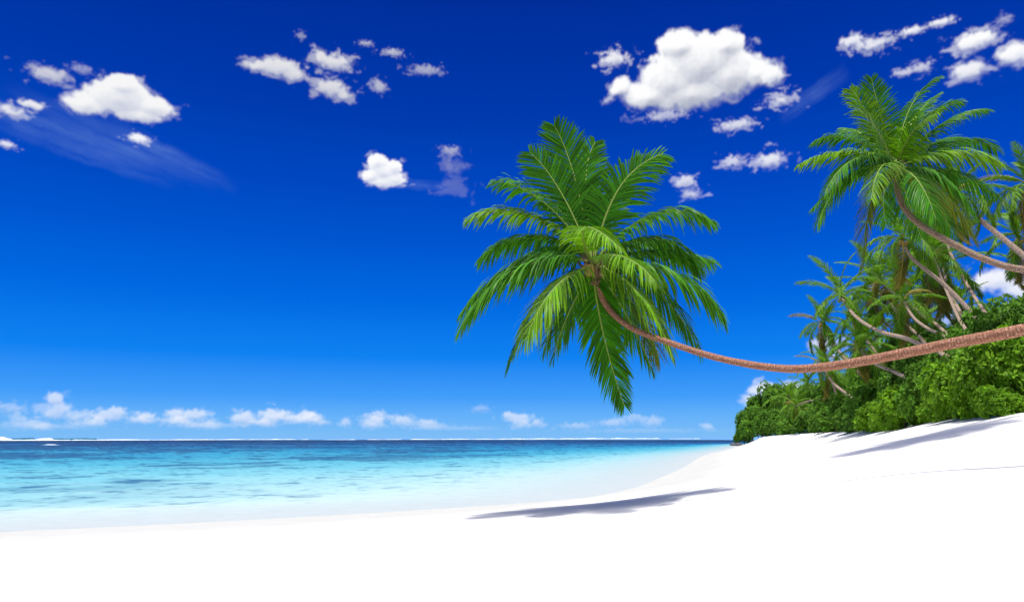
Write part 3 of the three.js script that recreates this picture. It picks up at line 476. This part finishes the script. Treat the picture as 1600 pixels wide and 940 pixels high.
function shorePalm(label, pts, { dia = 0.26, size = 1, count = 17, seed = 1, dead = 2 }) {
  // pts run from the crown down to where the trunk goes into the ground or the bushes: [x, y, depth]
  const P = pts.map(([x, y, d]) => at(x, y, d)).reverse(), foot = P[0].clone(); foot.y = ground(foot.x, foot.z) - 0.3;
  const line = P[0].y > foot.y + 0.6 ? [foot, ...P] : [foot, ...P.slice(1)];
  const g = base('shore_palm', foot), rnd = rng(seed); tag(g, label, 'palm tree', 'palms leaning out from the shore');
  const rel = line.map((p) => p.clone().sub(foot)), top = rel[rel.length - 1];
  mesh('trunk', trunkGeometry(rel, rel.map((_, i) => dia / 2 * lerp(1.15, 0.72, i / (rel.length - 1))), { segment: 0.3, sides: 8, seed, scar: 0.03 }), greyBark, g);
  const nuts = mesh('coconut_cluster', nutCluster, nutMaterials[seed % 3], g); nuts.position.copy(top);
  for (let k = 0; k < count + dead; k++) {
    const f = k / (count - 1), old = k >= count, el = old ? -1.15 : lerp(1.35, -0.75, Math.pow(f, 0.85)) + 0.2 * (rnd() - 0.5), az = k * 2.39996 + rnd() * 0.5, s = size * (0.84 + 0.3 * rnd());
    const m = mesh(old ? 'dead_frond' : 'frond', shoreFronds[old ? 3 : clamp(Math.floor(f * 4 + rnd() - 0.4), 0, 3)], old ? farPalmLeaf[1] : farPalmLeaf[rnd() < 0.08 ? 1 : 0], g);
    m.position.copy(top).add(V(0, 0.1, 0)); m.rotation.set(0, -az, el, 'YZX'); m.rotateX((rnd() - 0.5) * 0.7); m.scale.setScalar(s);
  }
}
const SHORE_PALMS = [
  ['palm with thin pale trunk just below the upper right palm crown', [[1410, 375, 44], [1424, 401, 43.4], [1480, 448, 42], [1540, 512, 40], [1590, 570, 39]], { size: 0.74, dia: 0.26, seed: 1, dead: 3 }],
  ['dark full palm behind the thin pale diagonal trunk', [[1474, 415, 64], [1484, 455, 58], [1512, 515, 52], [1530, 600, 50]], { size: 1.2, seed: 2, dead: 3, dia: 0.3 }],
  ['dark palm left of the dark full one with drooping fronds', [[1444, 440, 72], [1462, 470, 71], [1500, 520, 70], [1530, 600, 69]], { size: 1.15, seed: 3, dead: 3 }],
  ['palm with feathery upright crown and two thin trunks under it', [[1376, 438, 60], [1396, 457, 58], [1440, 490, 53], [1480, 522, 48], [1530, 590, 44]], { size: 1.0, seed: 4, dead: 2 }],
  ['palm close behind the feathery crown with a steep leaning trunk', [[1372, 456, 64], [1390, 472, 62], [1415, 505, 58], [1445, 535, 54], [1480, 600, 50]], { size: 0.95, seed: 5, dead: 2 }],
  ['star shaped palm crown standing out against the blue sky', [[1316, 464, 57], [1335, 492, 55], [1372, 516, 51], [1420, 530, 46], [1502, 571, 39], [1530, 600, 37.5]], { size: 0.92, seed: 6, dead: 0, count: 14, dia: 0.3 }],
  ['outermost small palm left of the star shaped crown', [[1284, 505, 72], [1291, 520, 71.5], [1308, 545, 70], [1340, 580, 68], [1390, 640, 65]], { size: 0.8, seed: 7, dead: 3, count: 14 }],
  ['little palm just above the low point of the sagging trunk', [[1290, 558, 88], [1296, 580, 87.8], [1310, 630, 87]], { size: 0.78, seed: 8, dead: 1, count: 13 }],
  ['palm whose pale trunk slants down right under the sagging trunk', [[1345, 545, 55], [1362, 564, 53], [1400, 582, 49], [1442, 602, 44], [1470, 630, 42]], { size: 0.75, seed: 9, dia: 0.28 }],
  ['palm with short diagonal pale trunk below the sagging trunk', [[1288, 574, 70], [1300, 595, 69], [1325, 616, 66], [1356, 636, 62], [1370, 655, 60]], { size: 0.75, seed: 10, dead: 2, dia: 0.3 }],
  ['low palm whose trunk lies nearly flat over the bushes', [[1244, 634, 100], [1262, 627, 97], [1290, 624, 92], [1330, 633, 84], [1350, 655, 78]], { size: 0.75, seed: 11 }],
  ['low palm with a bare trunk sloping down to the sand', [[1246, 640, 104], [1258, 646, 102], [1280, 657, 95], [1306, 668, 84]], { size: 0.6, seed: 12, dia: 0.32 }],
  ['palm hidden behind the upper right crown with a steep thin trunk', [[1470, 335, 58], [1483, 388, 56], [1515, 450, 52], [1547, 502, 46], [1580, 580, 42]], { size: 0.95, seed: 13 }],
  ['palm behind the right fronds of the upper crown with slender trunk', [[1496, 304, 36], [1515, 328, 35.6], [1560, 366, 34.5], [1602, 401, 33.5], [1680, 480, 32]], { size: 0.66, seed: 14, dead: 1, dia: 0.28 }],
  ['dark palm crown cut off by the right edge of the picture', [[1608, 292, 38], [1620, 350, 37.8], [1640, 450, 37], [1650, 600, 36]], { size: 0.74, seed: 15, dead: 4, count: 22 }],
  ['lower dark palm at the right edge above the broadleaf bushes', [[1592, 372, 46], [1597, 410, 45.8], [1612, 470, 45], [1640, 600, 44]], { size: 0.8, seed: 16, dead: 2 }],
  ['shaded palm between the star shaped crown and the sagging trunk', [[1342, 525, 76], [1340, 560, 76], [1338, 640, 76]], { size: 0.9, seed: 17 }],
  ['shaded palm under the feathery crown', [[1404, 505, 78], [1412, 540, 78], [1430, 640, 77]], { size: 1.05, seed: 18 }],
  ['shaded palm right of the steep leaning trunk', [[1446, 500, 76], [1452, 540, 75.5], [1470, 640, 75]], { size: 1.05, seed: 19, dead: 3 }],
  ['half hidden palm above the right end of the dark bushes', [[1502, 480, 68], [1512, 520, 68], [1520, 630, 67]], { size: 0.95, seed: 20 }],
  ['far palm rising over the middle of the headland wood', [[1262, 600, 128], [1270, 625, 127.5], [1284, 664, 126]], { size: 0.85, seed: 21 }],
  ['far palm beside the trunk that lies nearly flat', [[1304, 598, 108], [1308, 625, 107.5], [1316, 660, 107]], { size: 0.9, seed: 22 }],
  ['far palm with yellowing fronds near the end of the wood', [[1232, 618, 150], [1240, 640, 149.5], [1250, 668, 149]], { size: 0.95, seed: 23 }],
  ['farthest palm standing among the headland trees', [[1215, 626, 168], [1219, 645, 168], [1224, 672, 168]], { size: 1.0, seed: 24 }],
  ['shaded palm low behind the short diagonal trunk', [[1330, 588, 96], [1336, 615, 95.5], [1345, 655, 95]], { size: 1.0, seed: 25 }],
  ['palm with very thin trunk just left of the steep thin trunk', [[1458, 400, 52], [1480, 455, 49], [1500, 500, 46.5], [1512, 520, 45], [1530, 590, 43]], { size: 0.85, seed: 27, dia: 0.24 }],
  ['palm with thin trunk crossing just above the sagging trunk', [[1412, 470, 50], [1430, 498, 48], [1452, 514, 46.5], [1480, 530, 45], [1500, 600, 43]], { size: 0.75, seed: 28, dia: 0.24 }],
  ['small palm with thin trunk between the star crown and sagging trunk', [[1338, 500, 60], [1350, 525, 58.5], [1368, 550, 57], [1400, 620, 55]], { size: 0.7, seed: 29, dia: 0.24, dead: 1, count: 14 }],
  ['shaded palm low behind the slanting pale trunk', [[1378, 570, 86], [1384, 610, 86], [1394, 650, 85.5]], { size: 1.0, seed: 26 }],
];
for (const [label, pts, o] of SHORE_PALMS) shorePalm(label, pts, o);
console.log('shore palms done');

// ───────────────────────── bushes and broadleaf trees ─────────────────────────
// a crown of leaf rosettes on the outside of overlapping lobes, in a unit about 1 m high and 1 m half width
function crownGeometry(seed, rosettes, leaf, lobes, low = 0) {
  const rnd = rng(seed), L = [], pos = [], nor = [], col = [], idx = [];
  for (let k = 0; k < lobes; k++) { const a = k * 2.4 + rnd(), h = low + (1 - low) * Math.pow(rnd(), 0.8), r = Math.sqrt(Math.max(0.05, 1 - (h - low) * (h - low) / ((1 - low) * (1 - low)) * 0.85)) * (0.45 + 0.4 * rnd()); L.push([Math.cos(a) * r, h * 0.78 + 0.04, Math.sin(a) * r, 0.2 + 0.17 * rnd(), 0.8 + 0.4 * rnd()]); }
  for (let k = 0; k < rosettes; k++) {
    const q = L[Math.floor(rnd() * lobes)]; let n = V(rnd() * 2 - 1, rnd() * 1.7 - 0.7, rnd() * 2 - 1).normalize(); const deep = rnd() < 0.25 ? 0.5 + 0.4 * rnd() : 0.86 + 0.28 * rnd() * rnd();
    const c = V(q[0], q[1], q[2]).addScaledVector(n, q[3] * deep); if (c.y < 0.01) continue;
    const axis = n.clone().add(V(0, 0.75, 0)).normalize(), t1 = V(axis.z, 0.3, -axis.x).cross(axis).normalize(), t2 = axis.clone().cross(t1), m = 4 + Math.floor(rnd() * 3), a0 = rnd() * 6, tint = q[4] * (0.72 + 0.5 * rnd()), young = rnd() < 0.15 ? 0.35 : 0;
    for (let i = 0; i < m; i++) {
      const a = a0 + i * 2.4, out = t1.clone().multiplyScalar(Math.cos(a)).addScaledVector(t2, Math.sin(a)).addScaledVector(axis, 0.15 + 0.7 * rnd()).normalize(), s = leaf * (0.7 + 0.6 * rnd());
      const side = out.clone().cross(axis).normalize().multiplyScalar(s * 0.30), b = c.clone().addScaledVector(out, s * 0.1), tip = c.clone().addScaledVector(out, s * 1.05).addScaledVector(axis, -0.12 * s), mid = c.clone().addScaledVector(out, s * 0.6).addScaledVector(axis, 0.1 * s), v0 = pos.length / 3, nn = side.clone().cross(out).normalize(); if (nn.y < 0) nn.negate();
      for (const p of [b, mid.clone().add(side), tip, mid.clone().sub(side)]) { pos.push(p.x, p.y, p.z); nor.push(nn.x, nn.y, nn.z); const w = tint * (0.9 + 0.2 * rnd()); col.push(w * (1 + young), w * (1 + 0.6 * young), w); }
      idx.push(v0, v0 + 1, v0 + 2, v0, v0 + 2, v0 + 3);
    }
  }
  return geo(pos, idx, { color: col });
}
function limbs(seed, n) { // a short trunk that forks
  const rnd = rng(seed), parts = []; const tube = (a, b, r0, r1) => { const d = b.clone().sub(a), c = new THREE.CylinderGeometry(r1, r0, d.length(), 7, 1); c.translate(0, d.length() / 2, 0); c.applyQuaternion(new THREE.Quaternion().setFromUnitVectors(V(0, 1, 0), d.normalize())); c.translate(a.x, a.y, a.z); parts.push(c); };
  const fork = V(0.03, 0.3, 0.02); tube(V(0, -0.1, 0), fork, 0.06, 0.045);
  for (let k = 0; k < n; k++) { const a = k * 2.4 + rnd(), e = fork.clone().add(V(Math.cos(a) * (0.25 + 0.25 * rnd()), 0.2 + 0.3 * rnd(), Math.sin(a) * (0.25 + 0.25 * rnd()))); tube(fork, e, 0.032, 0.016); }
  return mergeGeometries(parts);
}
const bushCrowns = [0, 1, 2, 3].map((k) => crownGeometry(300 + k, 2600, 0.085, 34)), treeCrowns = [0, 1, 2].map((k) => crownGeometry(400 + k, 2300, 0.085, 30, 0.25)), limbShapes = [limbs(1, 7), limbs(2, 9)];
const shrubLeaf = leafMaterial('shrub leaf', 0.15, 0.33, 0.006), treeLeaf = leafMaterial('broad tree leaf', 0.095, 0.235, 0.012);
const YELLOW_GREEN = /yellow green bush left|right edge of the beach|low bright bush|sprawling bush|smallest low|small low|low small/;   // the paler kind of shrub
let plantSeed = 0;
function plant(name, label, category, [x, y, depth], [rx, h, rz], group, crowns = bushCrowns, leaf = shrubLeaf) {
  const p = at(x, y, depth); p.y = ground(p.x, p.z) - 0.05; const g = base(name, p), k = plantSeed++;
  tag(g, label, category, group); g.rotation.y = k * 1.9;
  const t = mesh('trunk', limbShapes[k % 2], woodMaterial, g); t.scale.set(rx * 0.8, h * 0.8, rz * 0.8);
  const c = mesh('crown', crowns[k % crowns.length], leaf, g); c.scale.set(rx, h, rz);
}
const HEDGE = 'broadleaf bushes along the top of the beach', BACK = 'broadleaf trees behind the bushes', HEAD = 'trees on the far headland';
for (const [label, p, s] of [
  ['bright green bush with large leaves at the right edge of the beach', [1590, 645, 33], [2.6, 3.6, 2.4]],
  ['bright yellow green bush left of the large leaved right edge bush', [1515, 650, 36], [2.0, 3.0, 2.0]],
  ['tall green bush rising above the sagging trunk at the right edge', [1575, 640, 38], [3.0, 5.2, 2.6]],
  ['tall bright bush below the slender trunks right of the white cloud', [1520, 640, 42], [2.4, 4.6, 2.4]],
  ['bush in the shaded gap left of the yellow green bush', [1462, 652, 43], [2.0, 3.6, 2.0]],
  ['low bright bush bulging onto the sand under the slanting trunk', [1415, 659, 45], [1.9, 2.5, 1.7]],
  ['green bush behind the low bright bulging one', [1435, 655, 50], [2.6, 4.6, 2.4]],
  ['low sprawling bush at the sand left of the bulging one', [1375, 664, 53], [2.0, 1.9, 1.8]],
  ['taller bush behind the low sprawling one', [1385, 660, 58], [2.8, 4.2, 2.6]],
  ['rounded green bush beside the pale driftwood log', [1338, 667, 64], [2.2, 2.3, 2.0]],
  ['bush at the foot of the short diagonal trunk', [1345, 664, 72], [3.0, 4.0, 2.8]],
  ['grey green bush above the foot of the sloping bare trunk', [1305, 669, 80], [2.6, 2.8, 2.4]],
  ['dim bush behind the grey green one', [1305, 666, 92], [3.4, 4.6, 3.0]],
  ['mid green bush at the far end of the white sand', [1275, 671, 96], [2.8, 3.0, 2.6]],
  ['soft green bush under the far palms', [1250, 672, 112], [3.2, 4.0, 3.0]],
  ['small bush at the sand between headland and far palms', [1232, 674, 132], [3.0, 3.4, 2.8]],
  ['smallest low bush on the sand at the right edge', [1560, 648, 31.8], [1.1, 1.3, 1.0]],
  ['low small bush spilling onto the sand below the shaded gap', [1470, 655, 40], [1.2, 1.3, 1.1]],
  ['small low bush at the sand left of the low bulging bush', [1392, 662, 48], [1.3, 1.2, 1.2]],
  ['small low bush just right of the pale driftwood log', [1362, 666, 56], [1.4, 1.3, 1.3]],
]) plant('broadleaf_bush', label, 'bush', p, s, HEDGE, bushCrowns, YELLOW_GREEN.test(label) ? shrubLeaf : treeLeaf);
for (const [label, p, s] of [
  ['dark broadleaf tree under the white cloud at the right edge', [1590, 640, 52], [4.4, 8.0, 4.0]],
  ['green broadleaf tree left of the white cloud', [1500, 640, 60], [4.2, 7.6, 4.0]],
  ['dark tree behind the bulging bush and slanting trunk', [1440, 650, 66], [4.2, 8.2, 4.0]],
  ['dark tree between the slanting trunk and the short diagonal trunk', [1390, 652, 76], [4.4, 8.0, 4.2]],
  ['dim tree behind the short diagonal trunk', [1342, 656, 90], [4.6, 7.4, 4.4]],
  ['green tree at the right edge above the sagging trunk', [1640, 640, 42], [3.6, 6.2, 3.4]],
  ['dim tree behind the nearly flat trunk', [1300, 660, 110], [4.8, 7.2, 4.6]],
]) plant('broadleaf_tree', label, 'tree', p, s, BACK, treeCrowns, treeLeaf);
for (const [label, p, s] of [
  ['domed green tree topping the headland before the white cloud', [1202, 668, 200], [6.5, 13, 6]],
  ['outermost tree dropping to the sea at the headland tip', [1176, 674, 215], [5, 8.5, 5]],
  ['small dark tree at the waterline of the headland tip', [1163, 677, 222], [3.2, 4.6, 3.2]],
  ['shaded tree below the domed headland tree', [1192, 676, 190], [5, 7, 5]],
  ['pale green tree right of the domed headland tree', [1224, 668, 185], [5.4, 11, 5.4]],
  ['light green tree at the sand end of the headland', [1207, 677, 172], [4.4, 5.6, 4.2]],
  ['green tree on the headland ridge under the far palms', [1250, 664, 165], [5.4, 10, 5]],
  ['low green tree near the last strip of white sand', [1222, 675, 150], [4, 4.6, 3.6]],
  ['shaded ridge tree half hidden by the far palms', [1278, 660, 145], [5, 8.6, 5]],
]) plant('headland_tree', label, 'tree', p, s, HEAD, treeCrowns, treeLeaf);
console.log('bushes done');

// ───────────────────────── small things on the sand ─────────────────────────
{
  const a = at(1318, 668, 70), b = at(1352, 667, 68); a.y = ground(a.x, a.z) + 0.12; b.y = ground(b.x, b.z) + 0.25;
  const log = base('driftwood_log', a); tag(log, 'pale driftwood log lying on the sand before the bushes', 'driftwood');
  mesh('stem', trunkGeometry([V(0, 0, 0), b.clone().sub(a).multiplyScalar(0.5).add(V(0, 0.08, 0)), b.clone().sub(a)], [0.09, 0.12, 0.07], { segment: 0.2, sides: 7, scar: 0, seed: 5 }), greyBark, log);
  mesh('stub', trunkGeometry([b.clone().sub(a).multiplyScalar(0.7), b.clone().sub(a).multiplyScalar(0.75).add(V(0.1, 0.5, 0.2))], [0.05, 0.02], { segment: 0.2, sides: 6, scar: 0, seed: 6 }), greyBark, log);
}
const rockMaterial = new THREE.MeshStandardMaterial({ name: 'dark shore rock', color: new THREE.Color().setRGB(0.10, 0.10, 0.10), roughness: 0.95, bumpMap: barkBump, bumpScale: 0.1 });
for (const [label, x, y, d, s, seed] of [['low dark rock at the waterline off the headland tip', 1150, 681, 235, [2.0, 0.6, 1.4], 1]]) {
  const g = mergeVertices(new THREE.IcosahedronGeometry(1, 4).deleteAttribute('uv').deleteAttribute('normal')), q = g.attributes.position;
  for (let i = 0; i < q.count; i++) { const v = V(q.getX(i), q.getY(i), q.getZ(i)), k = 1 + 0.35 * fbm(v.x * 1.3 + seed * 7 + v.y, v.z * 1.3 + v.y * 0.7, 4); q.setXYZ(i, v.x * k * s[0], v.y * k * s[1], v.z * k * s[2]); }
  g.computeVertexNormals(); const uv = new Float32Array(q.count * 2); for (let i = 0; i < q.count; i++) { uv[i * 2] = q.getX(i) / 2; uv[i * 2 + 1] = (q.getZ(i) + q.getY(i)) / 2; } g.setAttribute('uv', new THREE.BufferAttribute(uv, 2));
  const p = at(x, y, d), m = mesh('shore_rock', g, rockMaterial); m.position.set(p.x, Math.min(0.2, ground(p.x, p.z)) + 0.3, p.z); tag(m, label, 'rock');
}
renderer.render(scene, camera);
